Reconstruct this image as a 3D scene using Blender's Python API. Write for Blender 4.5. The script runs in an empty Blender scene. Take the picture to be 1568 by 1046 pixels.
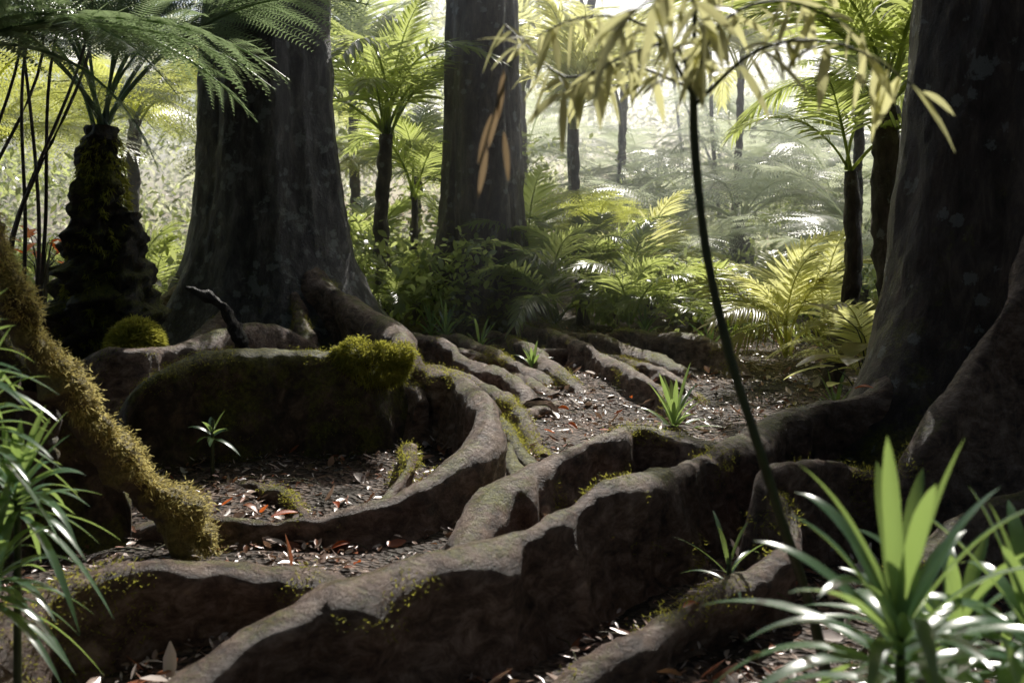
import bpy, math, random
import numpy as np
from mathutils import Vector, Matrix, noise
random.seed(7); rng=np.random.default_rng(7)
scene=bpy.context.scene
COL=scene.collection

# ------------------------------------------------------------------ terrain
def g(y):
    return 0.06*min(max(y-5.0,0.0),15.0)
def gn(x,y):
    return g(y)+0.06*noise.noise(Vector((x*0.8,y*0.8,0)))+0.03*noise.noise(Vector((x*3,y*3,5)))

SUN_AZ=math.radians(16); SUN_EL=math.radians(44)
S=Vector((math.sin(SUN_AZ)*math.cos(SUN_EL),math.cos(SUN_AZ)*math.cos(SUN_EL),math.sin(SUN_EL)))

# ------------------------------------------------------------------ materials
def newmat(name):
    m=bpy.data.materials.new(name); m.use_nodes=True
    nt=m.node_tree; nt.nodes.clear()
    return m,nt,nt.nodes,nt.links
def ramp(N,stops,interp='LINEAR'):
    r=N.new('ShaderNodeValToRGB'); e=r.color_ramp.elements
    r.color_ramp.interpolation=interp
    while len(e)<len(stops): e.new(0.5)
    for i,(p,c) in enumerate(stops):
        e[i].position=p; e[i].color=(c[0],c[1],c[2],1) if len(c)==3 else c
    return r
def leafmat(name,cols,tcol,trans=0.45,rough=0.4,spec=0.5):
    m,nt,N,L=newmat(name)
    geo=N.new('ShaderNodeNewGeometry')
    oi=N.new('ShaderNodeObjectInfo')
    add=N.new('ShaderNodeMath'); add.operation='MULTIPLY_ADD'; add.inputs[1].default_value=0.6
    mul=N.new('ShaderNodeMath'); mul.operation='MULTIPLY'; mul.inputs[1].default_value=0.4
    L.new(oi.outputs['Random'],mul.inputs[0])
    L.new(geo.outputs['Random Per Island'],add.inputs[0]); L.new(mul.outputs[0],add.inputs[2])
    n=len(cols); r=ramp(N,[(i/(n-1),c) for i,c in enumerate(cols)])
    L.new(add.outputs[0],r.inputs[0])
    p=N.new('ShaderNodeBsdfPrincipled'); p.inputs['Roughness'].default_value=rough
    p.inputs['Specular IOR Level'].default_value=spec
    L.new(r.outputs[0],p.inputs['Base Color'])
    o=N.new('ShaderNodeOutputMaterial')
    if trans<=0:
        L.new(p.outputs[0],o.inputs[0]); return m
    t=N.new('ShaderNodeBsdfTranslucent')
    mx=N.new('ShaderNodeMix'); mx.data_type='RGBA'; mx.inputs[0].default_value=0.85
    L.new(r.outputs[0],mx.inputs[6]); mx.inputs[7].default_value=(*tcol,1)
    L.new(mx.outputs[2],t.inputs['Color'])
    s=N.new('ShaderNodeMixShader'); s.inputs[0].default_value=trans
    L.new(p.outputs[0],s.inputs[1]); L.new(t.outputs[0],s.inputs[2])
    L.new(s.outputs[0],o.inputs[0])
    return m
def woodmat(name,c1,c2,moss=0.5,mosscol=((0.04,0.05,0.010),(0.34,0.32,0.055)),lichen=0.0,stretch=(1,1,1),bump=1.0,rough=0.48,nz=0.22,cm=None):
    m,nt,N,L=newmat(name)
    geo=N.new('ShaderNodeNewGeometry')
    tc=N.new('ShaderNodeTexCoord'); mp=N.new('ShaderNodeMapping'); mp.inputs['Scale'].default_value=stretch
    L.new(tc.outputs['Object'],mp.inputs[0])
    n1=N.new('ShaderNodeTexNoise'); n1.inputs['Scale'].default_value=9; n1.inputs['Detail'].default_value=10; n1.inputs['Roughness'].default_value=0.74; n1.inputs['Distortion'].default_value=.4
    L.new(mp.outputs[0],n1.inputs[0])
    cm=cm or tuple((a*b)**.5*1.05 for a,b in zip(c1,c2))
    r1=ramp(N,[(0.34,c1),(0.5,cm),(0.68,c2)]); L.new(n1.outputs[0],r1.inputs[0])
    n2=N.new('ShaderNodeTexNoise'); n2.inputs['Scale'].default_value=2.3; n2.inputs['Detail'].default_value=10; n2.inputs['Roughness'].default_value=0.78
    L.new(tc.outputs['Object'],n2.inputs[0])
    sep=N.new('ShaderNodeSeparateXYZ'); L.new(geo.outputs['Normal'],sep.inputs[0])
    a=N.new('ShaderNodeMath'); a.operation='MULTIPLY_ADD'; a.inputs[1].default_value=nz; L.new(sep.outputs[2],a.inputs[0]); L.new(n2.outputs[0],a.inputs[2])
    th=1.0-moss
    rm=ramp(N,[(max(th-0.05,0),(0,0,0)),(min(th+0.07,1),(1,1,1))]); L.new(a.outputs[0],rm.inputs[0])
    n3=N.new('ShaderNodeTexNoise'); n3.inputs['Scale'].default_value=42; n3.inputs['Detail'].default_value=7; n3.inputs['Roughness'].default_value=.75
    L.new(tc.outputs['Object'],n3.inputs[0])
    r3=ramp(N,[(0.35,mosscol[0]),(0.68,mosscol[1])]); L.new(n3.outputs[0],r3.inputs[0])
    mx=N.new('ShaderNodeMix'); mx.data_type='RGBA'; L.new(rm.outputs[0],mx.inputs[0]); L.new(r1.outputs[0],mx.inputs[6]); L.new(r3.outputs[0],mx.inputs[7])
    last=mx.outputs[2]
    if lichen>0:
        v=N.new('ShaderNodeTexNoise'); v.inputs['Scale'].default_value=4.0; v.inputs['Detail'].default_value=7; v.inputs['Roughness'].default_value=0.65; v.inputs['Distortion'].default_value=0.3
        L.new(tc.outputs['Object'],v.inputs[0])
        rv=ramp(N,[(0.67-0.1*lichen,(0,0,0)),(0.70-0.1*lichen,(1,1,1))]); L.new(v.outputs[0],rv.inputs[0])
        v2=N.new('ShaderNodeTexVoronoi'); v2.inputs['Scale'].default_value=5.0; L.new(tc.outputs['Object'],v2.inputs[0])
        wn=N.new('ShaderNodeMath'); wn.operation='MULTIPLY_ADD'; wn.inputs[1].default_value=-0.6; L.new(n3.outputs[0],wn.inputs[0]); L.new(v2.outputs['Distance'],wn.inputs[2])
        rv2=ramp(N,[(0.0,(1,1,1)),(0.03,(0,0,0))]); 
        sh=N.new('ShaderNodeMath'); sh.operation='ADD'; sh.inputs[1].default_value=0.12; L.new(wn.outputs[0],sh.inputs[0]); L.new(sh.outputs[0],rv2.inputs[0])
        ad=N.new('ShaderNodeMath'); ad.operation='MAXIMUM'; L.new(rv.outputs[0],ad.inputs[0]); L.new(rv2.outputs[0],ad.inputs[1])
        mu=N.new('ShaderNodeMath'); mu.operation='MULTIPLY'; mu.inputs[1].default_value=0.6; L.new(ad.outputs[0],mu.inputs[0])
        m2=N.new('ShaderNodeMix'); m2.data_type='RGBA'; L.new(mu.outputs[0],m2.inputs[0]); L.new(last,m2.inputs[6]); m2.inputs[7].default_value=(0.38,0.40,0.38,1)
        last=m2.outputs[2]
    p=N.new('ShaderNodeBsdfPrincipled'); p.inputs['Roughness'].default_value=rough
    L.new(last,p.inputs['Base Color'])
    b=N.new('ShaderNodeBump'); b.inputs['Strength'].default_value=bump; b.inputs['Distance'].default_value=0.07
    ad2=N.new('ShaderNodeMath'); ad2.operation='MULTIPLY_ADD'; ad2.inputs[1].default_value=0.5
    L.new(n3.outputs[0],ad2.inputs[0]); L.new(n1.outputs[0],ad2.inputs[2])
    L.new(ad2.outputs[0],b.inputs['Height']); L.new(b.outputs[0],p.inputs['Normal'])
    o=N.new('ShaderNodeOutputMaterial'); L.new(p.outputs[0],o.inputs[0])
    return m
M_root=woodmat('root_bark',(0.035,0.02,0.014),(0.58,0.43,0.34),moss=0.27,stretch=(1,1,1.6),cm=(0.23,0.145,0.105))
M_rootm=woodmat('root_mossy',(0.028,0.02,0.013),(0.30,0.20,0.14),moss=0.44)
M_rootg=woodmat('root_golden_moss',(0.06,0.042,0.022),(0.26,0.18,0.10),moss=0.60,mosscol=((0.14,0.11,0.025),(0.55,0.44,0.13)))
M_bark=woodmat('trunk_bark',(0.035,0.030,0.029),(0.30,0.27,0.26),moss=0.30,lichen=0.85,stretch=(1,1,0.3))
M_bark2=woodmat('trunk_bark_dark',(0.035,0.026,0.022),(0.23,0.175,0.145),moss=0.33,lichen=0.45,stretch=(1,1,0.3))
M_fibre=woodmat('tree_fern_trunk',(0.012,0.010,0.007),(0.14,0.095,0.055),moss=0.46,stretch=(2,2,1),bump=1.0,nz=0.1)
M_stem=woodmat('green_stem',(0.025,0.035,0.012),(0.07,0.08,0.025),moss=0.2,stretch=(4,4,1),bump=0.3)
M_dark=woodmat('wet_dead_wood',(0.012,0.01,0.009),(0.07,0.055,0.045),moss=0.2)

def groundmat():
    m,nt,N,L=newmat('forest_soil')
    tc=N.new('ShaderNodeTexCoord')
    v=N.new('ShaderNodeTexVoronoi'); v.inputs['Scale'].default_value=30; L.new(tc.outputs['Object'],v.inputs[0])
    r=ramp(N,[(0.0,(0.02,0.012,0.008)),(0.5,(0.08,0.05,0.036)),(1,(0.24,0.165,0.12))]); 
    sp=N.new('ShaderNodeSeparateColor'); L.new(v.outputs['Color'],sp.inputs[0]); L.new(sp.outputs[0],r.inputs[0])
    n=N.new('ShaderNodeTexNoise'); n.inputs['Scale'].default_value=1.4; n.inputs['Detail'].default_value=8; L.new(tc.outputs['Object'],n.inputs[0])
    rn=ramp(N,[(0.46,(0,0,0)),(0.62,(1,1,1))]); L.new(n.outputs[0],rn.inputs[0])
    mx=N.new('ShaderNodeMix'); mx.data_type='RGBA'; L.new(rn.outputs[0],mx.inputs[0]); L.new(r.outputs[0],mx.inputs[6]); mx.inputs[7].default_value=(0.035,0.024,0.013,1)
    p=N.new('ShaderNodeBsdfPrincipled'); p.inputs['Roughness'].default_value=0.75; L.new(mx.outputs[2],p.inputs['Base Color'])
    b=N.new('ShaderNodeBump'); b.inputs['Distance'].default_value=0.03; L.new(v.outputs['Distance'],b.inputs['Height']); L.new(b.outputs[0],p.inputs['Normal'])
    o=N.new('ShaderNodeOutputMaterial'); L.new(p.outputs[0],o.inputs[0]); return m
M_soil=groundmat()
M_litter=leafmat('dry_leaf',[(0.07,0.04,0.03),(0.28,0.16,0.11),(0.58,0.45,0.38),(0.78,0.70,0.66),(0.14,0.08,0.05),(0.42,0.14,0.06),(0.66,0.56,0.50),(0.20,0.11,0.07)],(0.4,0.22,0.1),trans=0.12,rough=0.28,spec=.8)
M_red=leafmat('red_leaf',[(0.42,0.07,0.025),(0.5,0.13,0.03)],(0.9,0.2,0.03),trans=0.4)
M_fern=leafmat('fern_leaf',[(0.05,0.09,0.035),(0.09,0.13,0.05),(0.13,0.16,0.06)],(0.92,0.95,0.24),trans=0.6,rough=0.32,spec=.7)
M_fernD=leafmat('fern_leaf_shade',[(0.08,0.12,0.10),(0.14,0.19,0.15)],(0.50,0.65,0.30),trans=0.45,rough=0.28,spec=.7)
M_fernP=leafmat('fern_leaf_hazy',[(0.14,0.19,0.15),(0.22,0.26,0.21)],(0.92,0.97,0.70),trans=0.65,rough=0.26,spec=.8)  # paler greens put the distance haze into the frond colour
M_palm=leafmat('palm_leaf',[(0.035,0.07,0.04),(0.07,0.11,0.06),(0.11,0.14,0.07)],(0.82,0.92,0.28),trans=0.52,rough=0.24,spec=.8)
M_palmY=leafmat('palm_leaf_yellow',[(0.12,0.16,0.05),(0.18,0.19,0.07)],(0.97,0.96,0.42),trans=0.65,rough=0.26)
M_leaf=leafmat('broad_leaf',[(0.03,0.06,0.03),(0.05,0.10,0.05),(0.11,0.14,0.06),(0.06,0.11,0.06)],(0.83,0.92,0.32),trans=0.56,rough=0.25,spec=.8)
M_leafP=leafmat('broad_leaf_hazy',[(0.10,0.13,0.07),(0.16,0.18,0.10),(0.12,0.15,0.09)],(0.96,0.98,0.60),trans=0.68,rough=0.33)  # washed-out leaf colour stands in for haze over far foliage
M_canopy=leafmat('canopy_leaf',[(0.03,0.05,0.02),(0.06,0.09,0.03)],(0,0,0),trans=0)
M_strap=leafmat('strap_leaf',[(0.05,0.12,0.07),(0.09,0.17,0.10),(0.13,0.21,0.11)],(0.60,0.82,0.20),trans=0.33,rough=0.24,spec=0.9)
M_moss=leafmat('moss_blade',[(0.06,0.075,0.012),(0.17,0.18,0.028),(0.30,0.28,0.05)],(0.85,0.82,0.14),trans=0.4,rough=0.7)
M_mossG=leafmat('moss_blade_gold',[(0.18,0.15,0.03),(0.42,0.34,0.09),(0.56,0.48,0.18)],(0.97,0.85,0.35),trans=0.45,rough=0.7)
M_dead=leafmat('dead_frond',[(0.14,0.09,0.06),(0.30,0.22,0.15)],(0.5,0.36,0.2),trans=0.35,rough=0.6)
M_sap=leafmat('sapling_leaf',[(0.14,0.18,0.06),(0.26,0.26,0.12)],(0.95,0.92,0.45),trans=0.55,rough=0.3)

# ------------------------------------------------------------------ mesh helpers
def mesh_np(name,V,F,mat,smooth=False):
    me=bpy.data.meshes.new(name)
    V=np.asarray(V,dtype=np.float32).reshape(-1,3); F=np.asarray(F,dtype=np.int32)
    n=F.shape[1]
    me.vertices.add(len(V)); me.vertices.foreach_set('co',V.ravel())
    me.loops.add(F.size); me.loops.foreach_set('vertex_index',F.ravel())
    me.polygons.add(len(F)); me.polygons.foreach_set('loop_start',np.arange(0,F.size,n,dtype=np.int32))
    try: me.polygons.foreach_set('loop_total',np.full(len(F),n,dtype=np.int32))
    except Exception: pass
    if smooth: me.polygons.foreach_set('use_smooth',np.ones(len(F),dtype=bool))
    me.update(calc_edges=True); me.materials.append(mat)
    return me
def obj(name,me,parent=None,loc=(0,0,0)):
    o=bpy.data.objects.new(name,me); COL.objects.link(o); o.location=loc
    if parent: o.parent=parent
    return o
def empty(name,loc=(0,0,0)):
    o=bpy.data.objects.new(name,None); COL.objects.link(o); o.location=loc; o.empty_display_size=0.2; return o
PROF_LEAF=lambda t: np.sin(np.pi*np.clip(t*0.93+0.05,0,1))**0.8
PROF_STRAP=lambda t: np.minimum(1,0.55+t*2)*np.clip((1-t)*2.6,0,1)**0.7
PROF_PIN=lambda t: (1-t)*0.85+0.15
def ribbons(B,D,U,Ln,W,K=3,prof=PROF_LEAF,droop=0.2,fold=0.0,curl=None):
    B=np.asarray(B,float);D=np.asarray(D,float);U=np.asarray(U,float)
    n=len(B); Ln=np.broadcast_to(Ln,(n,)).astype(float); W=np.broadcast_to(W,(n,)).astype(float); dr=np.broadcast_to(droop,(n,)).astype(float)
    D=D/np.linalg.norm(D,axis=1,keepdims=True)
    Sd=np.cross(D,U); Sd/=np.linalg.norm(Sd,axis=1,keepdims=True)+1e-9
    Nn=np.cross(Sd,D)
    t=np.linspace(0,1,K+1); w=prof(t)
    P=B[:,None,:]+D[:,None,:]*(Ln[:,None]*t)[:,:,None]
    P=P+np.array([0,0,-1.0])*((dr*Ln)[:,None]*t[None,:]**2)[:,:,None]
    ww=(W[:,None]*w[None,:])[:,:,None]
    if fold>0:
        Lv=P+Sd[:,None,:]*ww+Nn[:,None,:]*ww*fold; Rv=P-Sd[:,None,:]*ww+Nn[:,None,:]*ww*fold
        V=np.stack([Lv,P,Rv],axis=2).reshape(n,-1,3); c=3
    else:
        Lv=P+Sd[:,None,:]*ww; Rv=P-Sd[:,None,:]*ww
        V=np.stack([Lv,Rv],axis=2).reshape(n,-1,3); c=2
    q=[]
    for k in range(K):
        for j in range(c-1):
            a=k*c+j; q.append([a,a+1,a+c+1,a+c])
    q=np.array(q); F=(q[None]+(np.arange(n)*c*(K+1))[:,None,None]).reshape(-1,4)
    return V.reshape(-1,3),F
def merge(parts):
    Vs=[];Fs=[];o=0
    for V,F in parts:
        Vs.append(V);Fs.append(F+o);o+=len(V)
    return np.concatenate(Vs),np.concatenate(Fs)
def cat(pts,step=0.05):
    P=[Vector(p) for p in pts]; P=[P[0]*2-P[1]]+P+[P[-1]*2-P[-2]]
    out=[]
    for i in range(1,len(P)-2):
        n=max(2,int((P[i+1]-P[i]).length/step))
        for k in range(n):
            t=k/n
            out.append(0.5*((2*P[i])+(-P[i-1]+P[i+1])*t+(2*P[i-1]-5*P[i]+4*P[i+1]-P[i+2])*t*t+(-P[i-1]+3*P[i]-3*P[i+1]+P[i+2])*t**3))
    out.append(P[-2]); return out
def tube(pts,rad,seg=8,rough=0.0,step=0.05,nf=6,collect=None,cdir=None):
    C=cat(pts,step); n=len(C); V=[];F=[]
    cum=[0]
    for i in range(1,n): cum.append(cum[-1]+(C[i]-C[i-1]).length)
    for i,c in enumerate(C):
        d=(C[min(i+1,n-1)]-C[max(i-1,0)]).normalized()
        ref=Vector((0,0,1)) if abs(d.z)<0.9 else Vector((1,0,0))
        a=d.cross(ref).normalized(); b=d.cross(a)
        t=cum[i]/cum[-1]*(len(rad)-1); k=min(int(t),len(rad)-2) if len(rad)>1 else 0
        r=rad[k]*(1-(t-k))+rad[k+1]*(t-k)
        for s in range(seg):
            th=2*math.pi*s/seg
            p=a*math.cos(th)+b*math.sin(th)
            rr=r*(1+rough*noise.noise((c+p*r)*nf)+rough*.5*noise.noise((c+p*r)*nf*3))
            V.append(c+p*rr)
            if collect is not None and p.dot(cdir)+.9*noise.noise((c+p*r)*5)>.2: collect.append((c+p*rr,p))
    for i in range(n-1):
        for s in range(seg):
            F.append((i*seg+s,i*seg+(s+1)%seg,(i+1)*seg+(s+1)%seg,(i+1)*seg+s))
    return np.array([tuple(v) for v in V]),np.array(F)

moss_pts=[]; gold_pts=[]
def root(name,pts,tw=0.05,bw=0.16,mat=None,parent=None,mossy=0.3,gold=False,lump=0.032,base_drop=0.12,lean=0.0):
    """buttress root: rounded crest along pts, plank sides flaring to the ground"""
    tw*=1.3
    C=cat(pts,0.03); n=len(C); V=[];F=[]
    hs=[0,0.1,0.22,0.36,0.5,0.64,0.78,0.9]
    caps=[-80,-55,-30,0,30,55,80]
    m=len(hs)*2+len(caps)
    for i,c in enumerate(C):
        d=(C[min(i+2,n-1)]-C[max(i-2,0)]); d.z=0
        if d.length<1e-4: d=Vector((1,0,0))
        d.normalize(); s=Vector((d.y,-d.x,0))
        gz=g(c.y)-base_drop
        kn=max(0,noise.noise(c*3.3+Vector((1,8,2)))-.15)   # occasional knots
        tt=tw*(0.98+0.9*noise.noise(c*1.5)+.35*noise.noise(c*4.5)+1.3*kn)
        cz=c.z+lump*1.7*noise.noise(c*1.6+Vector((9,3,1)))+lump*0.4*noise.noise(c*6.0)
        H=max(cz-gz,tt*1.2)
        cc=gz+H-tt
        wob=0.08*noise.noise(c*1.5+Vector((4,4,4)))+.03*noise.noise(c*4)
        row=[]
        for side in (-1,1):
            q=[]
            for h in hs:
                off=tt*(.78+.2*h)+(bw-tt*0.5)*(1-h)**2.4
                q.append((side*off,gz+(cc-gz)*h,h))
            if side<0: row+=q; row+=[(tt*math.sin(math.radians(a)),cc+tt*math.cos(math.radians(a)),1.0) for a in caps]
            else: row+=reversed(q)
        for (off,z,h) in row:
            p=c+s*(off+wob*math.sin(min(h,1)*3.6)+lean*(1-h)*H); p.z=z
            sg=1 if off>0 else -1
            dn=lump*1.8*noise.noise(Vector((p.x*3.2,p.y*3.2,p.z*1.6+sg)))+lump*0.8*noise.noise(Vector((p.x*10,p.y*10,p.z*5)))+lump*0.4*noise.noise(p*27)
            if h<1: p+=s*(dn*sg)
            else:
                p+=s*(off/tt)*dn*.6; p.z+=lump*.4*noise.noise(p*9)+lump*.3*noise.noise(p*25)
            V.append(p)
            if noise.noise(p*1.9+Vector((2,7,1)))+.35*noise.noise(p*8)+ (0.12 if h==1 else -0.05) > 0.42-mossy:
                (gold_pts if gold else moss_pts).append((p,s*(off/tt*.6 if h==1 else sg)+Vector((0,0,0.9 if h==1 else 0.3))))
    for i in range(n-1):
        for k in range(m-1):
            a=i*m+k; F.append((a,a+m,a+m+1,a+1))
    for i0,fl in ((0,1),((n-1)*m,0)):
        for k in range(m//2):
            a=i0+k;b=i0+k+1;c2=i0+m-2-k;d2=i0+m-1-k
            if b==c2: continue
            F.append((a,b,c2,d2) if fl else (d2,c2,b,a))
    V=np.array([tuple(v) for v in V]); me=mesh_np(name,V,np.array(F),mat or M_root,True)
    return obj(name,me,parent)

def trunk(name,cx,cy,zb,zt,r0,r1,lobes,mat,parent,flareh=0.9,seg=72,lean=(0,0),flute=0.06,step=0.08):
    nz=int((zt-zb)/step); V=[];F=[]
    for i in range(nz+1):
        t=i/nz; z=zb+(zt-zb)*t; hh=z-zb
        rb=r0+(r1-r0)*min(1,t*1.2)
        fl=math.exp(-hh/flareh)
        for s in range(seg):
            th=2*math.pi*s/seg
            r=rb*(1+flute*noise.noise(Vector((math.cos(th)*2.2,math.sin(th)*2.2,z*0.25+cx)))*2+flute*.5*noise.noise(Vector((math.cos(th)*6,math.sin(th)*6,z*0.4+cx))))
            for (a,amp,sh) in lobes:
                d=math.cos(th-math.radians(a))
                if d>0: r+=amp*(d**sh)*(fl+0.13*math.exp(-hh/3.5))
            r+=0.025*noise.noise(Vector((math.cos(th)*r*5,math.sin(th)*r*5,z*2.5)))+0.018*noise.noise(Vector((math.cos(th)*r*16,math.sin(th)*r*16,z*6)))
            V.append((cx+lean[0]*hh+r*math.cos(th),cy+lean[1]*hh+r*math.sin(th),z))
    for i in range(nz):
        for s in range(seg):
            F.append((i*seg+s,i*seg+(s+1)%seg,(i+1)*seg+(s+1)%seg,(i+1)*seg+s))
    return obj(name,mesh_np(name,np.array(V),np.array(F),mat,True),parent)

# ------------------------------------------------------------------ ground
def build_ground():
    ys=np.concatenate([np.linspace(-60,1.5,14),np.arange(1.6,13,0.06),np.linspace(13.1,25,60),np.linspace(27,260,24)])
    xs=np.concatenate([np.linspace(-220,-6.2,18),np.arange(-6,6.01,0.08),np.linspace(6.3,220,18)])
    V=[];F=[]
    for y in ys:
        for x in xs: V.append((x,y,gn(x,y)))
    nx=len(xs)
    for i in range(len(ys)-1):
        for j in range(nx-1):
            a=i*nx+j;F.append((a,a+1,a+nx+1,a+nx))
    obj('ground',mesh_np('ground',V,F,M_soil,True))
build_ground()

# ------------------------------------------------------------------ big trees and roots
TA=empty('buttress_fig_tree')
trunk('trunk',-2.74,11,0.2,13,0.66,0.56,[(-60,1.2,14),(-100,0.8,26),(-135,1.0,16),(180,1.2,10),(0,1.3,14),(60,0.4,8),(-28,1.0,24)],M_bark,TA,flareh=0.6,flute=0.12,seg=150)
root('buttress_root_1',[(-2.45,10.8,1.95),(-2.18,10.5,1.5),(-1.9,10.2,1.18),(-1.49,9.7,.97),(-1.087,9.0,.83),(-.893,8.2,.72),(-.80,7.5,.62),(-.62,7.0,.42)],0.11,0.3,M_root,TA,0.05)
root('buttress_root_2',[(-2.45,10.6,1.6),(-2.32,10.3,1.22),(-2.137,9.9,.92),(-1.957,9.5,.72),(-1.87,9.2,.5),(-1.8,8.9,.35)],0.075,0.2,M_root,TA,0.1)
root('buttress_root_3',[(-3.2,11,1.8),(-3.42,10.9,1.42),(-3.6,10.7,1.12),(-3.85,10.5,.95),(-4.3,10.3,.82),(-5.0,10.1,.65)],0.09,0.24,M_root,TA,0.0)
root('buttress_root_4',[(-2.8,10.5,1.5),(-2.84,10.2,1.1),(-2.88,9.8,.84),(-3.0,9.4,.66),(-3.2,9.1,.4)],0.075,0.2,M_root,TA,0.0)
root('buttress_root_5',[(-3.45,8.3,.45),(-3.45,7.9,.58),(-3.2,7.7,.72),(-2.9,7.65,.75),(-2.75,8.0,.74),(-2.45,8.5,.82),(-2.09,9,.76),(-1.865,9.3,.6),(-1.6,9.6,.4)],0.065,0.16,M_root,TA,0.1)
root('buttress_root_6',[(-2.55,6.15,.12),(-2.49,6.25,.36),(-2.42,6.3,.58),(-2.25,6.4,.73),(-1.966,6.6,.80),(-1.49,6.8,.81),(-1.03,7.0,.78),(-.84,7.2,.70)],0.065,0.18,M_rootm,TA,0.18,lump=.035)
root('buttress_root_7',[(-.95,7.45,.62),(-.72,7.35,.64),(-.438,7.1,.63),(-.24,6.65,.58),(-.156,6.1,.50),(-.22,5.7,.40),(-.4,5.35,.30),(-.65,5.1,.22),(-1.1,5.0,.15),(-1.64,5.1,.12),(-2.0,5.2,.03)],0.06,0.15,M_root,TA,0.08)
root('buttress_root_8',[(-1.3,10.6,.75),(-1.2,10.4,.64),(-.68,9.9,.60),(-.42,9.3,.48),(-.1,8.8,.42),(.10,8.4,.33),(.2,8.0,.15)],0.075,0.19,M_root,TA,0.05)
root('buttress_root_9',[(-.9,8.7,.5),(-.6,8.4,.5),(-.35,8.1,.48),(-.10,7.7,.42),(.05,7.2,.32),(.16,6.8,.12)],0.065,0.18,M_root,TA,0.12)
root('buttress_root_10',[(-.66,6.2,.30),(-.62,5.8,.22),(-.68,5.5,.16),(-.8,5.25,.10),(-.9,5.1,.05)],0.03,0.07,M_root,TA,0.0)
root('surface_root_1',[(-.05,6.9,.22),(-.02,6.4,.19),(.05,5.9,.15),(-.05,5.4,.08)],0.04,0.12,M_rootm,TA,0.12)
root('surface_root_2',[(.35,8.2,.26),(.05,7.6,.24),(.1,7.0,.19),(.2,6.5,.12)],0.03,0.1,M_root,TA,0.1)
root('surface_root_3',[(-1.7,6.1,.12),(-1.4,5.8,.14),(-1.2,5.5,.12),(-1.0,5.1,.06)],0.025,0.08,M_root,TA,0.05)
root('surface_root_4',[(-1.5,9.3,.5),(-1.1,9.9,.52),(-.6,10.3,.5),(-.2,9.9,.42),(.1,9.2,.36),(.4,8.6,.24)],0.045,0.13,M_root,TA,0.08)
root('surface_root_5',[(-.6,7.7,.4),(-.3,7.4,.34),(-.1,6.9,.3),(.02,6.5,.2),(.2,6.1,.12)],0.04,0.11,M_rootm,TA,0.12)

TB=empty('rainforest_tree')
trunk('trunk',-.40,13,0.35,13,0.43,0.37,[(-40,0.6,12),(-110,0.45,14),(180,0.75,8),(0,0.6,8),(-75,0.4,22),(90,0.3,5)],M_bark2,TB,flareh=0.65,flute=0.14,seg=100)
root('buttress_root_1',[(-.7,12.9,1.5),(-.85,12.8,1.0),(-1.0,12.5,.72),(-1.13,12,.56),(-1.4,11.6,.42)],0.07,0.2,M_root,TB,0)
root('buttress_root_2',[(0,12.8,1.4),(.09,12.7,1.0),(.21,12.3,.7),(.5,11.6,.58),(1.0,10.7,.54),(1.4,9.9,.46),(1.75,9.2,.28)],0.085,0.24,M_root,TB,0.0)
root('buttress_root_3',[(.1,11.9,.6),(.35,11.2,.60),(.59,10.5,.57),(.857,9.6,.50),(1.045,8.9,.44),(1.23,8.3,.34),(1.32,7.9,.16)],0.075,0.2,M_root,TB,0.03)
root('buttress_root_4',[(.8,11.3,.42),(1.126,11,.56),(1.5,10.7,.62),(1.85,10.3,.6),(2.1,9.8,.5),(2.2,9.4,.25)],0.075,0.2,M_root,TB,0.05)
root('buttress_root_5',[(-.4,12.4,.7),(-.3,11.6,.56),(0,10.9,.52),(.2,10.2,.5),(.35,9.4,.44),(.55,8.9,.34),(.65,8.6,.2)],0.06,0.18,M_root,TB,0.05)
root('buttress_root_6',[(-.9,11.3,.5),(-.6,10.9,.56),(-.25,10.2,.5),(.0,9.5,.46),(.3,9.1,.36),(.45,8.9,.25)],0.06,0.16,M_root,TB,0.05)
root('surface_root',[(.3,10.4,.42),(.8,10.2,.45),(1.2,9.6,.42),(1.5,8.9,.34),(1.65,8.4,.2)],0.04,0.12,M_root,TB,0.05)

TC=empty('giant_buttress_tree')
trunk('trunk',3.62,6.5,-0.1,13,1.02,0.82,[(185,0.85,9),(-150,0.45,12),(-110,0.6,9),(-60,0.5,8),(60,0.5,6),(120,0.4,6)],M_bark2,TC,flareh=0.7,flute=0.08,seg=140,lean=(0.03,0))
root('buttress_root_1',[(2.65,6.3,1.6),(2.50,6.2,1.2),(2.39,6.1,.9),(2.2,6.03,.67),(1.95,6.0,.58),(1.6,5.8,.55),(1.297,5.4,.53),(1.05,5.05,.5),(.838,4.75,.49),(.468,4.3,.49),(.169,3.9,.47),(-.151,3.6,.44),(-.366,3.4,.42),(-.596,3.2,.39),(-.768,3.05,.35),(-.921,2.9,.29),(-1.05,2.75,.2)],0.07,0.18,M_root,TC,0.0)
root('buttress_root_2',[(3.0,5.5,1.9),(2.675,5.25,1.33),(2.33,5.12,.9),(2.10,5.02,.62),(1.96,4.97,.4),(1.87,4.93,.22),(1.8,4.9,.02)],0.05,0.25,M_root,TC,-0.1)
root('buttress_root_3',[(2.7,5.3,.3),(2.1,5.2,.28),(1.75,5.05,.36),(1.5,4.85,.45),(1.30,4.65,.48),(1.12,4.5,.47),(1.16,4.3,.37),(1.12,4.1,.26),(.949,3.92,.22),(.67,3.68,.2),(.393,3.4,.165),(.18,3.2,.12),(-.05,3.0,.02)],0.045,0.12,M_root,TC,0.03)
root('buttress_root_4',[(1.5,5.75,.30),(1.2,6.0,.35),(.95,6.25,.38),(.75,6.3,.40),(.624,6.1,.39),(.365,5.8,.36),(.057,5.4,.29),(-.13,5.1,.24),(-.2,4.8,.18),(-.25,4.6,.12),(-.27,4.4,.02)],0.064,0.16,M_root,TC,0.0)
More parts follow.
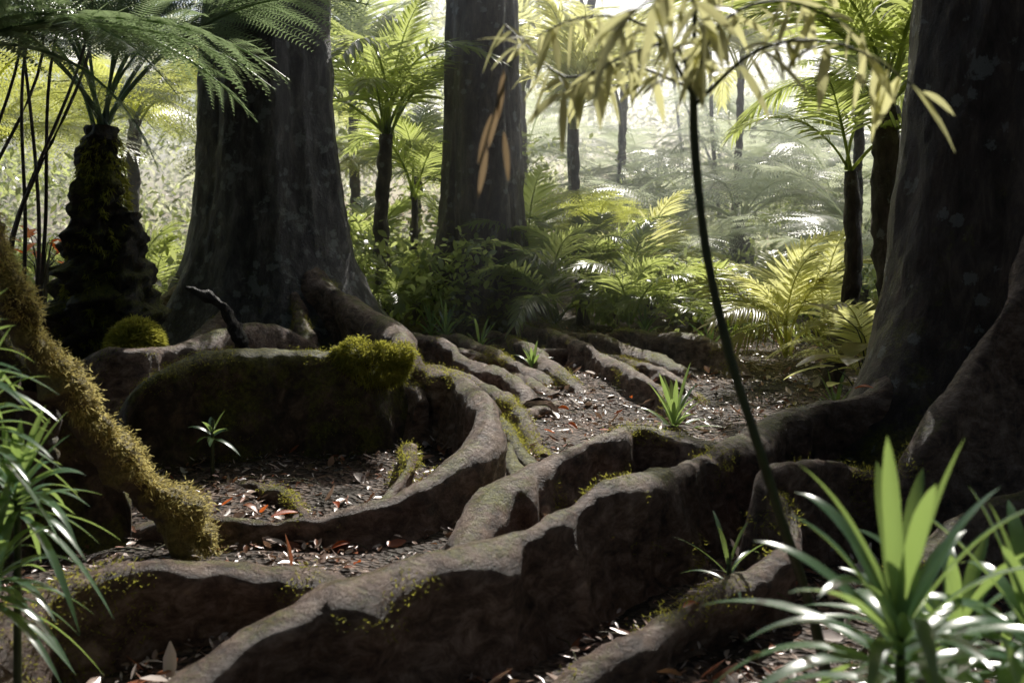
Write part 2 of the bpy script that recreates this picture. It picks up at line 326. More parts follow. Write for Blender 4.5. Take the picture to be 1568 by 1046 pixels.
root('buttress_root_5',[(2.9,4.6,.4),(2.3,4.5,.36),(1.9,4.35,.3),(1.6,4.1,.24),(1.5,3.7,.22),(1.25,3.3,.17),(1.2,2.9,.05)],0.05,0.14,M_root,TC,0.0)

TD=empty('mossy_leaning_root')
cd0=Vector((.75,-.2,.7)).normalized()
V,F=tube([(-2.5,4.0,2.4),(-2.26,4.2,1.62),(-2.14,4.35,1.2),(-2.02,4.5,.86),(-1.89,4.65,.58),(-1.76,4.78,.36),(-1.62,4.88,.15),(-1.5,4.92,-.1)],[.055,.06,.065,.07,.08,.09,.12],24,.9,step=.022,collect=gold_pts,cdir=cd0)
obj('root_arm',mesh_np('root_arm',V,F,M_rootg,True),TD)
V,F=tube([(-2.15,4.5,.9),(-2.2,4.65,.6),(-2.35,4.7,.3),(-2.5,4.7,-.1)],[.07,.09,.13],20,.6,step=.03)
obj('root_fork',mesh_np('root_fork',V,F,M_rootm,True),TD)
root('plank_root',[(-2.9,4.9,1.6),(-2.55,4.95,1.15),(-2.3,5.0,.8),(-2.1,5.05,.5),(-1.95,5.1,.2)],0.06,0.14,M_rootm,TD,.1)
root('ground_root',[(-1.85,2.9,.1),(-1.74,3.1,.2),(-1.71,3.3,.25),(-1.65,3.5,.295),(-1.418,3.7,.32),(-1.11,3.9,.29),(-.866,3.95,.24),(-.64,3.92,.17),(-.5,3.9,.05)],0.055,0.15,M_root,TD,0.14)

V,F=tube([(-2.62,8.0,1.18),(-2.50,8.0,1.13),(-2.36,8,1.06),(-2.27,8,.94),(-2.19,8,.78),(-2.14,8.05,.55)],[0.015,0.045,0.04,0.055,0.05,0.055],12,0.9,nf=10,step=.02)
obj('broken_branch',mesh_np('broken_branch',V,F,M_dark,True))

# ------------------------------------------------------------------ moss
def moss(name,pts,mat,per,ln,parent=None):
    if not pts: return
    P=np.array([tuple(p) for p,_ in pts]);Nn=np.array([tuple(n) for _,n in pts])
    P=np.repeat(P,per,0);Nn=np.repeat(Nn,per,0)
    P=P+rng.normal(0,0.014,P.shape)
    D=Nn/np.linalg.norm(Nn,axis=1,keepdims=True)+rng.normal(0,0.6,P.shape)
    U=rng.normal(0,1,P.shape)
    V,F=ribbons(P,D,U,ln*rng.uniform(0.5,1.5,len(P)),ln*0.16,K=1,prof=PROF_PIN,droop=0.3)
    return obj(name,mesh_np(name,V,F,mat),parent)
moss('moss_tufts',[moss_pts[i] for i in rng.permutation(len(moss_pts))[:20000]],M_moss,9,0.016)
moss('golden_moss_tufts',gold_pts,M_mossG,9,0.02,TD)
mb=[]
for i in range(900):
    v=Vector(rng.normal(0,1,3)); v.z=abs(v.z); v.normalize(); mb.append((Vector((-3.02,8.0,.68))+Vector((v.x*.19,v.y*.19,v.z*.22)),v))
mo=moss('moss_clump',mb,M_moss,14,0.05)
ml=[]
for i in range(1000):
    v=Vector(rng.normal(0,1,3)); v.normalize(); q=Vector((-1.0,6.93,.70))+Vector((v.x*.30,v.y*.13,v.z*.12)); q+=v*.09*noise.noise(q*8); ml.append((q,v))
moss('moss_cushion',ml,M_moss,14,0.03)

# ------------------------------------------------------------------ fronds
def fern_frond_mesh(name,Lf,arch,droop,mat,pairs=26,lf=16,pw=0.34,stalk=0.18,lw=0.5):
    parts=[]
    def rp(t): return np.array([Lf*t*(1-0.12*t*t),0,Lf*(arch*t-droop*t*t)])
    B=[];D=[];U=[];Ls=[];W=[]
    for i in range(pairs):
        t=stalk+(0.985-stalk)*i/(pairs-1)
        p=rp(t);tan=rp(min(t+0.01,1.01))-p;tan/=np.linalg.norm(tan)
        up=np.array([-tan[2],0,tan[0]])
        s=(t-stalk)/(1-stalk)
        pl=Lf*pw*(math.sin(math.pi*min(1,(0.22+0.78*s)))**0.75)*(0.92+0.16*random.random())
        if pl<0.03*Lf: pl=0.03*Lf
        for sd in (-1,1):
            d=np.array([0,sd,0])*0.88+tan*(0.42+random.uniform(-.06,.06))+up*(0.05+0.2*random.uniform(-1,1)); d/=np.linalg.norm(d)
            n=max(4,int(lf*pl/(Lf*pw)))
            for k in range(n):
                s2=(k+0.5)/n
                q=p+d*pl*s2+np.array([0,0,-1])*pl*0.28*s2*s2
                ll=pl*0.13*(1-s2**2.2*0.85)
                perp=np.cross(d,up); perp/=np.linalg.norm(perp)
                for s3 in (-1,1):
                    dd=perp*s3*0.9+d*0.4
                    B.append(q);D.append(dd);U.append(up);Ls.append(ll);W.append(pl*0.5/n*lw)
            B.append(p);D.append(d);U.append(up);Ls.append(pl);W.append(0.0025*Lf)
    B=np.array(B);D=np.array(D);U=np.array(U)
    parts.append(ribbons(B,D,U,np.array(Ls),np.array(W),K=1,prof=PROF_PIN,droop=0.12))
    C=[tuple(rp(t)) for t in np.linspace(0,1,9)]
    parts.append(tube(C,[0.008*Lf,0.006*Lf,0.0015*Lf],5,step=0.12*Lf))
    V,F=merge(parts); return mesh_np(name,V,F,mat)
def palm_frond_mesh(name,Lf,arch,droop,mat,pairs=40,ll=0.30,stalk=0.22,hang=0.35,wid=0.008):
    def rp(t): return np.array([Lf*t*(1-0.15*t*t),0,Lf*(arch*t-droop*t*t)])
    B=[];D=[];U=[];Ls=[]
    for i in range(pairs):
        t=stalk+(0.99-stalk)*i/(pairs-1)
        p=rp(t);tan=rp(t+0.01)-p;tan/=np.linalg.norm(tan);up=np.array([-tan[2],0,tan[0]])
        s=(t-stalk)/(1-stalk); l=Lf*ll*(0.55+0.45*math.sin(math.pi*min(1,s+0.2)))*(1-0.45*s)
        for sd in (-1,1):
            d=np.array([0,sd,0])*(0.85-0.35*s)+tan*(0.5+0.35*s+random.uniform(-.1,.1))+up*random.uniform(-.1,0.35)
            B.append(p);D.append(d);U.append(up);Ls.append(l*random.uniform(0.8,1.15))
    a=ribbons(np.array(B),np.array(D),np.array(U),np.array(Ls),Lf*wid,K=4,prof=PROF_STRAP,droop=np.array([random.uniform(0.5,1.3)*hang for _ in B]),fold=0.35)
    C=[tuple(rp(t)) for t in np.linspace(0,1,9)]
    b=tube(C,[0.010*Lf,0.006*Lf,0.0015*Lf],5,step=0.12*Lf)
    V,F=merge([a,b]); return mesh_np(name,V,F,mat)
def setmat(me,m):
    c=me.copy(); c.materials.clear(); c.materials.append(m); return c
fernA=[fern_frond_mesh('fern_frond_a',1,0.55,0.6,M_fern),fern_frond_mesh('fern_frond_b',1,0.4,0.75,M_fern),fern_frond_mesh('fern_frond_c',1,0.7,0.9,M_fern)]
fernL=[fern_frond_mesh('fern_frond_long',1,0.5,0.65,M_fernD,pairs=34,lf=22,pw=0.27,stalk=0.3)]
fernN=[fern_frond_mesh('fern_frond_near_a',1,0.35,0.5,M_fernD,pairs=20,lf=22,pw=0.33,stalk=0.12,lw=.72),fern_frond_mesh('fern_frond_near_b',1,0.45,0.75,M_fernD,pairs=20,lf=22,pw=0.30,stalk=0.12,lw=.72)]
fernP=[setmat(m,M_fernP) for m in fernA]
palmA=[palm_frond_mesh('palm_frond_a',1,0.5,0.55,M_palm),palm_frond_mesh('palm_frond_b',1,0.35,0.75,M_palm,hang=0.6),palm_frond_mesh('palm_frond_c',1,0.8,0.9,M_palm)]
palmY=[setmat(m,M_palmY) for m in palmA]
def place(me,loc,az,pitch,roll,sc,parent,name='frond'):
    o=bpy.data.objects.new(name,me); COL.objects.link(o)
    R=Matrix.Rotation(math.radians(az),4,'Z')@Matrix.Rotation(-math.radians(pitch),4,'Y')@Matrix.Rotation(math.radians(roll),4,'X')
    o.matrix_world=Matrix.Translation(loc)@R@Matrix.Scale(sc,4); o.parent=parent; return o
def crown(parent,loc,meshes,n,sc,pmin=5,pmax=50,az0=None,spread=360,jit=0.05):
    a0=random.uniform(0,360) if az0 is None else az0
    for i in range(n):
        az=a0+spread*(i/n)+random.uniform(-12,12)
        l=Vector(loc)+Vector((random.uniform(-jit,jit),random.uniform(-jit,jit),random.uniform(-jit,jit)))
        place(random.choice(meshes),l,az,random.uniform(pmin,pmax),random.uniform(-15,15),sc*random.uniform(0.75,1.15),parent,'frond_%d'%(len(parent.children)+1))
def tree_fern(x,y,zc,n,sc,meshes,r=(0.13,0.08),pmin=0,pmax=45,mat=M_fibre,lean=0.1):
    e=empty('tree_fern'); zg=g(y)-0.1
    V,F=tube([(x-lean,y,zg),(x-lean*0.6,y,zg+(zc-zg)*0.4),(x,y,zc)],[r[0],(r[0]+r[1])/2,r[1]],14,0.5,nf=8)
    obj('trunk',mesh_np('trunk',V,F,mat,True),e)
    crown(e,(x,y,zc),meshes,n,sc,pmin,pmax); return e
def palm(x,y,zc,n,sc,meshes,r=(0.08,0.06),pmin=10,pmax=70,name='palm_tree',mat=M_bark2):
    e=empty(name); zg=g(y)-0.1
    if zc-zg>0.35:
        V,F=tube([(x+random.uniform(-.25,.25),y,zg),(x+random.uniform(-.08,.08),y,(zg+zc)/2),(x,y,zc)],[r[0]*1.2,r[0],r[1]],12,0.35)
        obj('trunk',mesh_np('trunk',V,F,mat,True),e)
    crown(e,(x,y,zc),meshes,n,sc,pmin,pmax)
    return e

e=empty('tree_fern')
V,F=tube([(-3.62,9,0.1),(-3.72,9,.6),(-3.76,9,1.3),(-3.74,9,1.9),(-3.70,9,2.6)],[0.44,0.38,0.27,0.19,0.12],48,0.8,nf=5,step=.03)
obj('trunk',mesh_np('trunk',V,F,M_fibre,True),e)
V,F=tube([(-3.25,8.9,0.1),(-3.32,8.9,.7),(-3.42,8.95,1.3),(-3.5,9,1.8)],[0.22,0.2,0.17,0.1],30,0.8,nf=6,step=.03)
obj('trunk_side_stem',mesh_np('s',V,F,M_fibre,True),e)
mt=[]
for i in range(500):
    h=random.uniform(0,1); a=random.uniform(0,6.28); r=.42-.28*h
    mt.append((Vector((-3.70+r*math.cos(a),9+r*math.sin(a),.3+2.2*h)),Vector((math.cos(a),math.sin(a),-.6))))
moss('trunk_moss',mt,M_moss,12,.045,e)
crown(e,(-3.70,9,2.55),fernL,12,2.7,32,62)
e=empty('tree_fern')
V,F=tube([(-3.2,5.2,-.1),(-3.1,5.2,1.2),(-3.0,5.1,2.5)],[0.16,0.13,0.1],16,0.5,nf=8)
obj('trunk',mesh_np('trunk',V,F,M_fibre,True),e)
for az,pi,sc in ((6,6,2.0),(-12,8,1.5),(17,6,1.9),(-2,-8,1.4),(28,10,1.8),(-30,30,1.6),(100,40,1.9),(160,30,1.9),(220,30,1.9),(280,35,1.6)):
    place(random.choice(fernN),(-2.95,5.1,2.5),az,pi,random.uniform(-10,10),sc,e,'frond_%d'%(len(e.children)+1))
e=empty('cane_stems')
parts=[]
for i in range(9):
    x=-4.45+random.uniform(-.45,.3); y=8.6+random.uniform(-.3,.3)
    parts.append(tube([(x,y,g(y)-.1),(x+.1+random.uniform(-.1,.1),y,1.6),(x+.3+random.uniform(-.4,.6),y,3.4),(x+.5+random.uniform(-.8,.9),y,5)],[0.02,0.014,0.009],7,step=0.2))
V,F=merge(parts); obj('canes',mesh_np('canes',V,F,M_bark2,True),e)

random.seed(11)
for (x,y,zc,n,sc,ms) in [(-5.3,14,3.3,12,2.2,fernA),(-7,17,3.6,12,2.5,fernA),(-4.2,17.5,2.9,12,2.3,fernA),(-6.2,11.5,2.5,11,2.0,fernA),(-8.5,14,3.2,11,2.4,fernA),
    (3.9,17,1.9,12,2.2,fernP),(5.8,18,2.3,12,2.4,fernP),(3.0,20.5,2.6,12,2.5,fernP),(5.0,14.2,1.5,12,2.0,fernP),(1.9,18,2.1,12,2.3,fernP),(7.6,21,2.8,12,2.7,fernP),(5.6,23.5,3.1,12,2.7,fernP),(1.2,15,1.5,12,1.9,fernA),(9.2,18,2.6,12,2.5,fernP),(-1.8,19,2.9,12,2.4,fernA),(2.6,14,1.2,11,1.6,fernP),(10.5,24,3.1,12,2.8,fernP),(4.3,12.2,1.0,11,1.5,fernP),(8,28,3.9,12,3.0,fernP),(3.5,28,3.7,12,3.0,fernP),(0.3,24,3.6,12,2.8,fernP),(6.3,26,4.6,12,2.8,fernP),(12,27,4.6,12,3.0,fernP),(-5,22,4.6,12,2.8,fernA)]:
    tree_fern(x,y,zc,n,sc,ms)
palm(-1.66,13.2,3.0,15,2.4,palmA,(0.10,0.09),15,80)
palm(-1.35,13.8,2.2,8,1.9,palmA,(0.06,0.05),20,80)
palm(3.3,8.8,2.75,17,2.4,palmA,(0.13,0.11),5,72)
palm(3.1,9.1,2.2,5,1.6,palmA,(0.08,0.07),20,70)
palm(1.0,16,3.4,13,2.6,palmY,(0.08,0.07),15,80)
palm(-3.2,20,4.6,14,3.0,palmA,(0.1,0.08),15,80)
palm(6.8,16,4.4,13,2.7,palmY,(0.09,0.08),10,75)
palm(2.6,23,5.2,13,3.0,palmY,(0.1,0.09),10,75)
palm(0.2,21,4.8,13,3.0,palmY,(0.1,0.09),10,75)
palm(-0.9,17,2.2,12,2.2,palmA,(0.07,0.06),15,75)
palm(4.6,20,4.9,13,2.8,palmY,(0.08,0.07),10,75)
palm(4.4,12.6,3.3,12,2.3,palmA,(0.07,0.06),10,75)
for (x,y,z,n,sc,ms) in [(.55,12.2,.6,9,1.5,palmA),(1.35,11.6,.6,9,1.4,palmA),(1.0,13.2,.9,10,1.8,palmA),(2.0,12.2,.6,9,1.4,palmA),(2.75,9.9,.45,10,1.5,palmY),(3.3,10.6,.5,9,1.5,palmY),(2.35,10.9,.5,8,1.2,palmA),(-1.5,12.6,.55,8,1.2,palmA),(-2.2,15,1.0,10,2.0,palmA),(-.9,15,1.0,10,2.0,palmA),(-4.6,12.6,.7,9,1.5,palmA),(3.0,8.3,.35,8,1.2,palmY),(.2,13.6,1.0,9,1.8,palmA),(1.8,13.4,.9,10,1.7,palmY)]:
    palm(x,y,z,n,sc,ms,pmin=15,pmax=70,name='understory_palm')

# ------------------------------------------------------------------ strap-leaved plants
def rosette(name,x,y,z,n,ln,w,mat=M_strap,elmin=20,elmax=80,droop=0.45,stem=True,tiers=1,K=9):
    e=empty(name); B=[];D=[];Ls=[];dr=[]
    for i in range(n):
        az=i*2.39996+random.uniform(-.2,.2); t=i/n
        el=math.radians(elmin+(elmax-elmin)*t+random.uniform(-8,8))
        B.append((x+0.01*math.cos(az),y+0.01*math.sin(az),z+0.12*t*ln*3*tiers-0.1))
        D.append((math.cos(az)*math.cos(el),math.sin(az)*math.cos(el),math.sin(el)))
        Ls.append(ln*random.uniform(0.7,1.1)); dr.append(droop*random.uniform(0.6,1.4)*math.cos(el)+0.05)
    V,F=ribbons(B,D,np.tile([0,0,1.0],(n,1))+rng.normal(0,0.08,(n,3)),np.array(Ls),w,K=K,prof=PROF_STRAP,droop=np.array(dr),fold=0.3)
    obj('leaves',mesh_np('leaves',V,F,mat,True),e)
    if stem:
        zg=g(y)-0.05
        V,F=tube([(x,y,zg),(x,y,(zg+z)/2),(x,y,z+0.1*ln)],[0.014,0.012,0.01],7); obj('stem',mesh_np('stem',V,F,M_stem,True),e)
    return e
random.seed(5)
rosette('strap_leaf_plant',.78,2.0,.70,42,.50,.019,elmin=5,elmax=74,droop=.6)
rosette('strap_leaf_plant',1.12,2.15,.66,40,.45,.018,elmin=0,elmax=74,droop=.6)
rosette('strap_leaf_plant',.95,1.75,.52,36,.42,.018,elmin=0,elmax=70,droop=.6)
rosette('strap_leaf_plant',1.02,2.3,.56,32,.44,.018,elmin=0,elmax=70,droop=.6)
rosette('strap_leaf_plant',-1.62,3.0,1.0,48,.30,.014,tiers=1.5,elmin=-10,droop=.6)
rosette('strap_leaf_plant',-1.54,3.1,.76,48,.32,.014,elmin=-15,droop=.6)
rosette('strap_leaf_plant',-1.58,3.0,.52,48,.34,.014,elmin=-15,droop=.6)
rosette('strap_leaf_plant',-1.68,3.0,1.2,36,.30,.014,elmin=-5,droop=.6)
rosette('strap_leaf_plant',1.22,7.5,.16,24,.48,.020,stem=False)
rosette('strap_leaf_plant',.85,3.9,.28,9,.30,.010,stem=True,elmin=10)
for (x,y,z,l) in [(-.75,11.3,.5,.5),(-.35,10.8,.42,.42),(-.95,11.7,.5,.45),(.2,9.6,.40,.3),(2.2,11.0,.4,.5),(1.6,12,.5,.5),(2.9,11.9,.5,.55),(2.6,8.0,.2,.4),(-4.4,11.5,.45,.5)]:
    rosette('strap_leaf_plant',x,y,z,18,l,.016,stem=False,K=6)
rosette('seedling',-1.85,6.15,.42,9,.17,.02,elmin=-5,droop=0.3)

def broadplant(name,x,y,z,n,ln,w,mat):
    e=empty(name);parts=[];B=[];D=[]
    for i in range(n):
        az=i*2.4+random.uniform(-.3,.3); h=z+random.uniform(.05,.5)
        tip=(x+math.cos(az)*.22,y+math.sin(az)*.22,h)
        parts.append(tube([(x,y,g(y)-.05),(x+math.cos(az)*.08,y+math.sin(az)*.08,(z+h)/2+.05),tip],[0.008,0.007,0.005],5))
        B.append(tip);D.append((math.cos(az),math.sin(az),random.uniform(-.3,.7)))
    V,F=ribbons(B,D,np.tile([0,0,1.0],(n,1)),ln,w,K=8,prof=PROF_LEAF,droop=0.3,fold=0.15)
    obj('leaves',mesh_np('leaves',V,F,mat,True),e)
    V,F=merge(parts);obj('stalks',mesh_np('stalks',V,F,M_stem),e)
broadplant('broad_leaf_plant',2.55,7.2,.25,9,.38,.09,M_palmY)
broadplant('broad_leaf_plant',2.85,7.9,.5,9,.42,.10,M_palmY)
broadplant('broad_leaf_plant',-4.0,10.6,.8,14,.35,.06,M_leaf)
broadplant('broad_leaf_plant',-3.9,11.6,.7,14,.35,.06,M_leafP)
broadplant('red_cordyline',-5.0,10.6,1.2,22,.38,.035,M_red)

# ------------------------------------------------------------------ foreground sapling with drooping leaves
e=empty('sapling')
parts=[tube([(1.0,2.95,-.05),(.86,2.85,.45),(.70,2.6,.80),(.62,2.5,1.0),(.55,2.5,1.22),(.49,2.5,1.48),(.46,2.5,1.74),(.455,2.5,1.9)],[0.017,0.014,0.012,0.011],9,0.15)]
B=[];D=[]
twigs=[[(.455,2.5,1.88),(.35,2.5,2.05),(.18,2.5,2.08),(.02,2.45,2.0)],[(.46,2.5,1.85),(.40,2.4,1.98),(.28,2.35,1.96),(.12,2.3,1.86)],
 [(.455,2.5,1.88),(.52,2.5,2.06),(.68,2.5,2.12),(.88,2.5,2.04)],[(.46,2.5,1.86),(.6,2.4,1.98),(.78,2.35,1.98),(.95,2.3,1.86)],
 [(.455,2.5,1.9),(.45,2.5,2.15),(.38,2.6,2.3),(.2,2.7,2.3)],[(.455,2.5,1.9),(.5,2.6,2.2),(.7,2.7,2.3),(.9,2.8,2.2)],[(.455,2.5,1.9),(.3,2.7,2.0),(.15,2.8,1.98),(-.02,2.9,2.15)],
 [(.455,2.4,1.9),(.4,2.1,2.0),(.28,1.9,1.98),(.18,1.75,1.88)]]
for tw in twigs:
    parts.append(tube(tw,[0.006,0.004,0.002],5))
    C=cat(tw,0.03)
    for c in C[3:]:
        for k in range(2):
            if random.random()<.15: continue
            B.append(tuple(c)); D.append((random.uniform(-.9,.9)+(-.3 if tw[-1][0]<.4 else .3),random.uniform(-.9,.9),random.uniform(-1.4,.2)))
V,F=merge(parts);obj('stem',mesh_np('stem',V,F,M_stem,True),e)
V,F=ribbons(B,D,rng.normal(0,.5,(len(B),3))+[0,0,1],rng.uniform(.06,.16,len(B)),rng.uniform(.007,.014,len(B)),K=5,droop=0.3,fold=.2)
obj('leaves',mesh_np('leaves',V,F,M_sap,True),e)
e=empty('hanging_dead_leaves')
B=[(-.02,2.4,1.93),(-.03,2.4,1.86),(-.05,2.4,1.82),(-.02,2.4,1.78),(-.06,2.4,1.74)]
D=[(-.12,0,-1),(-.25,.1,-1),(-.3,0,-1),(.1,0,-1),(-.2,0,-1)]
V,F=ribbons(B,D,np.tile([.3,-1.0,.2],(5,1)),.11,.008,K=6,droop=.1,fold=.3); obj('leaves',mesh_np('l',V,F,M_dead,True),e)
V,F=tube([(.02,2.45,2.0),(-.0,2.4,1.95),(-.05,2.4,1.8),(-.08,2.4,1.7)],[.003,.002],5);obj('twig',mesh_np('t',V,F,M_stem),e)

# ------------------------------------------------------------------ leaf litter
def litter():
    n=48000
    x=rng.uniform(-4.5,4.5,n);y=2.6+rng.random(n)**1.3*10
    k=np.array([noise.noise(Vector((a*1.3,b*1.3,3)))+.5*noise.noise(Vector((a*4,b*4,7))) for a,b in zip(x,y)])
    m=k>rng.uniform(-.6,.25,n); x=x[m];y=y[m]; n=len(x)
    z=np.array([gn(a,b) for a,b in zip(x,y)])+rng.uniform(0.002,0.04,n)
    az=rng.uniform(0,6.283,n)
    D=np.stack([np.cos(az),np.sin(az),rng.normal(0,.35,n)],1)
    U=np.stack([rng.normal(0,.45,n),rng.normal(0,.45,n),np.ones(n)],1)
    L=rng.uniform(.012,.055,n)*np.where(rng.random(n)<.14,2.3,1)
    V,F=ribbons(np.stack([x,y,z],1),D,U,L,L*rng.uniform(.10,.3,n),K=3,droop=rng.normal(0,.25,n),fold=.4)
    obj('leaf_litter',mesh_np('leaf_litter',V,F,M_litter))
litter()
def tw():
    parts=[]
    for i in range(420):
        x=random.uniform(-2.5,3);y=random.uniform(3,9);a=random.uniform(0,6.28);l=random.uniform(.06,.4);z=gn(x,y)+.02
        parts.append(tube([(x,y,z),(x+l*.5*math.cos(a),y+l*.5*math.sin(a),z+.015),(x+l*math.cos(a+.3),y+l*math.sin(a+.3),z)],[.005,.002],4,step=.08))
    V,F=merge(parts);obj('fallen_twigs',mesh_np('tw',V,F,M_bark2))
tw()
rl=[(-1.12,5.2,.12,.15),(-1.35,5.35,.08,.13),(-.95,5.45,.08,.12),(-1.6,5.5,.08,.12),(.45,7.9,.22,.12),(.42,7.4,.2,.11),(.7,7.1,.2,.08),(.3,7.0,.2,.1),(2.05,5.95,.66,.13),(.62,3.6,.2,.1),(-1.0,4.4,.05,.11),(-1.3,4.6,.05,.12),(-.7,4.6,.05,.1),(1.0,8.3,.25,.1),(.1,4.6,.05,.09),(.55,3.2,.05,.12),(-.8,4.9,.05,.1),(-.45,4.5,.05,.08),(.8,7.8,.2,.08)]
for (x,y,z,l) in rl:
    a=random.uniform(0,6.28)
    V,F=ribbons([(0,0,0)],[(math.cos(a),math.sin(a),random.uniform(0,.5))],[(random.uniform(-.6,.6),random.uniform(-1,.2),1)],l,l*.15,K=7,droop=random.uniform(-.3,.4),fold=.6)
    obj('fallen_leaf',mesh_np('fallen_leaf',V,F,M_red,True),loc=(x,y,max(z,gn(x,y)+.03)))

# ------------------------------------------------------------------ foliage masses
def cloud(name,centers,rad,per,lmin,lmax,mat,flat=0.7,K=2,aspect=.24):
    C=np.repeat(np.array(centers),per,0); R=np.repeat(np.array(rad),per)
    off=rng.normal(0,.5,C.shape)*R[:,None]; off[:,2]*=flat
    P=C+off; n=len(P)
    D=rng.normal(0,1,(n,3)); D[:,2]=D[:,2]*.5-.25
    U=rng.normal(0,.5,(n,3))+[0,0,1]
    L=rng.uniform(lmin,lmax,n)
    V,F=ribbons(P,D,U,L,L*aspect,K=K,droop=.2,fold=0)
    return obj(name,mesh_np(name,V,F,mat))
def zone(n,x0,x1,y0,y1,z0f,z1f):
    out=[]
    for i in range(n):
        y=random.uniform(y0,y1); x=random.uniform(x0,x1)*y; out.append((x,y,random.uniform(z0f(x,y),z1f(x,y))))
    return out
random.seed(3)
top=lambda y:1.8+.26*y
c=zone(300,-.62,.62,17,30,lambda x,y:.6,lambda x,y:2.6 if x>0.03*y else top(y)*.7)
cloud('background_shrubs',c,[random.uniform(.5,1.2) for _ in c],90,.08,.22,M_leaf)
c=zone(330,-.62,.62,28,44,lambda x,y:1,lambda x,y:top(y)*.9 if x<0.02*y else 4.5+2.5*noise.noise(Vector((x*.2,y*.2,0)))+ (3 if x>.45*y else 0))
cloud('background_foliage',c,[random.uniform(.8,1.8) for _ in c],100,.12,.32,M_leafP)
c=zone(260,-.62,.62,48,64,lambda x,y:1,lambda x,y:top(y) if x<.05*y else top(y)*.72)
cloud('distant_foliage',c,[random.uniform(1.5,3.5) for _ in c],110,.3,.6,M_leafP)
c=zone(130,-.6,.0,11.8,17,lambda x,y:.5,lambda x,y:1.6)+zone(110,.08,.6,11.8,17,lambda x,y:.6,lambda x,y:1.2)
cloud('undergrowth',c,[random.uniform(.25,.6) for _ in c],110,.06,.16,M_leaf,K=3)
for i in range(12):
    y=random.uniform(18,38); x=random.uniform(-.5,.5)*y; r=random.uniform(.04,.10); e=empty('slender_tree')
    V,F=tube([(x,y,.5),(x+random.uniform(-.7,.7),y,4),(x+random.uniform(-.9,.9),y,8),(x+random.uniform(-2,2),y,12)],[r,r*.8,r*.5],9,.3,step=.3)
    obj('trunk',mesh_np('trunk',V,F,M_bark,True),e)
    cl=[(x+random.uniform(-1,1),y+random.uniform(-1,1),random.uniform(11,13)) for _ in range(3)]
    o=cloud('crown',cl,[.8]*3,40,.15,.3,M_leafP); o.parent=e
# unseen canopy added to shade the foreground, gaps cut where sun patches should fall
gaps=[(-.5,4.75,.1,.7),(-.75,4.3,.1,.5),(.5,7.7,.2,1.1),(.9,8.6,.2,1.0),(1.4,7.7,.3,.9),(1.0,5.0,.5,.5),(.6,4.45,.48,.5),(.1,3.85,.45,.4),(-.4,3.4,.4,.35),(-2.05,4.6,.8,.65),(-1.75,4.8,.4,.5),(-2.2,4.2,1.4,.7),(-1.2,6.6,.7,.32),(-.95,6.95,.7,.5),(.76,2.05,.75,.9),(1.1,2.1,.7,.9),(-1.6,3.0,.9,.9),(-1.6,3.0,.5,.8),(2.8,9.3,.8,2.2),(-1.3,3.8,.3,.45),(-.25,6.4,.5,.5),(-.2,5.6,.4,.45),(-.9,8.6,.65,.7),(-2.5,8.0,.7,.5),(-3.0,8.0,.7,.5),(.4,2.4,2.0,.9),(.8,2.5,1.9,.8),(-2.2,5.2,2.4,1.1),(-3,5.1,2.6,1.0),(0.2,9.5,.4,1.2),(1.2,4.4,.4,.4),(2.5,7.3,.5,1.0),(-1.2,5.1,.1,.35),(-1.6,10.2,1,1.0),(-3.7,9,2.2,1.3),(-3.5,8.9,3.5,1.8),(2.1,5.0,.7,.4),(.2,5.5,.3,.4),(-.6,5.1,.15,.5),(2.9,8.8,3.2,1.9),(1.5,5.7,.5,.4)]
n=75000
x=rng.uniform(-16,20,n);y=rng.uniform(-14,16,n);z=rng.uniform(9,11.5,n)
keep=np.ones(n,bool)
for (gx,gy,gz,gr) in gaps:
    t=(z-gz)/S.z; px=x-S.x*t-gx; py=y-S.y*t-gy
    d=np.sqrt(px**2+(py*S.z)**2)
    keep&=d>(gr+.12)*(1+.25*np.sin(np.arctan2(py,px)*5+gx*9))
keep&=~(y>14.6-1.2*np.sin(x))
P=np.stack([x,y,z],1)[keep]; n=len(P)
L=rng.uniform(.2,.42,n)
V,F=ribbons(P,np.stack([rng.normal(0,1,n),rng.normal(0,1,n),rng.normal(0,.3,n)],1),rng.normal(0,.3,(n,3))+[0,0,1],L,L*.28,K=2,droop=.15)
obj('shade_canopy',mesh_np('canopy',V,F,M_canopy))
c=[]
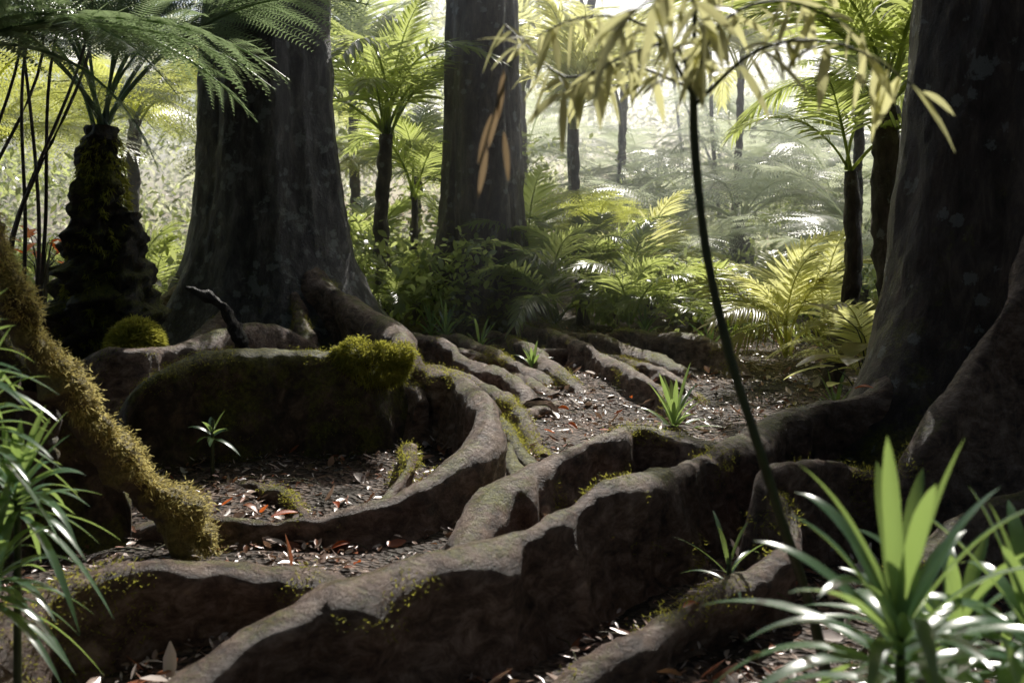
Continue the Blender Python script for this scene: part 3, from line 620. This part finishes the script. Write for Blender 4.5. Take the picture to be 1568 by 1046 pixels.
for i in range(400):
    a=random.uniform(0,2*math.pi); r=random.uniform(9,13); px,py=r*math.cos(a),3+r*math.sin(a)
    if py>8.5 and abs(px)<.62*py+1.5: continue
    if py>10: continue
    c.append((px,py,random.uniform(.3,9)))
cloud('shading_foliage',c,[1.5]*len(c),90,.25,.6,M_canopy)  # unseen leaf ring, added to block sky light behind and beside the view

# humid sunlit air beyond the big trees
m,nt,N,L=newmat('humid_air')
vs=N.new('ShaderNodeVolumeScatter'); vs.inputs['Density'].default_value=0.0115; vs.inputs['Anisotropy'].default_value=0.7; vs.inputs['Color'].default_value=(.94,.98,1,1)
o=N.new('ShaderNodeOutputMaterial'); L.new(vs.outputs[0],o.inputs['Volume'])
bx=[(a,b,c) for a in (-40,40) for b in (9.5,75) for c in (-.5,9)]
F=[(0,1,3,2),(4,6,7,5),(0,4,5,1),(2,3,7,6),(0,2,6,4),(1,5,7,3)]
obj('mist',mesh_np('mist',bx,F,m))

# ------------------------------------------------------------------ light + camera
w=bpy.data.worlds.new('World'); scene.world=w; w.use_nodes=True
nt=w.node_tree; bg=nt.nodes['Background']; sky=nt.nodes.new('ShaderNodeTexSky'); sky.sky_type='NISHITA'
sky.sun_disc=False; sky.sun_elevation=SUN_EL; sky.sun_rotation=SUN_AZ; sky.air_density=1.2; sky.dust_density=3
nt.links.new(sky.outputs[0],bg.inputs[0]); bg.inputs[1].default_value=0.15
ld=bpy.data.lights.new('sun','SUN'); ld.energy=5; ld.angle=math.radians(.5); ld.color=(1,.96,.89)
lo=bpy.data.objects.new('sun',ld); COL.objects.link(lo); lo.rotation_euler=S.to_track_quat('Z','Y').to_euler(); lo.location=(5,10,15)
cd=bpy.data.cameras.new('camera'); co=bpy.data.objects.new('camera',cd); COL.objects.link(co)
co.location=(0,0,1.5); co.rotation_euler=(math.radians(90),0,0); cd.lens=35; cd.sensor_width=36; cd.shift_y=-.0912
cd.clip_end=600; cd.dof.use_dof=True; cd.dof.focus_distance=7; cd.dof.aperture_fstop=2.6
scene.camera=co
scene.view_settings.view_transform='Standard'; scene.view_settings.look='None'; scene.view_settings.exposure=0
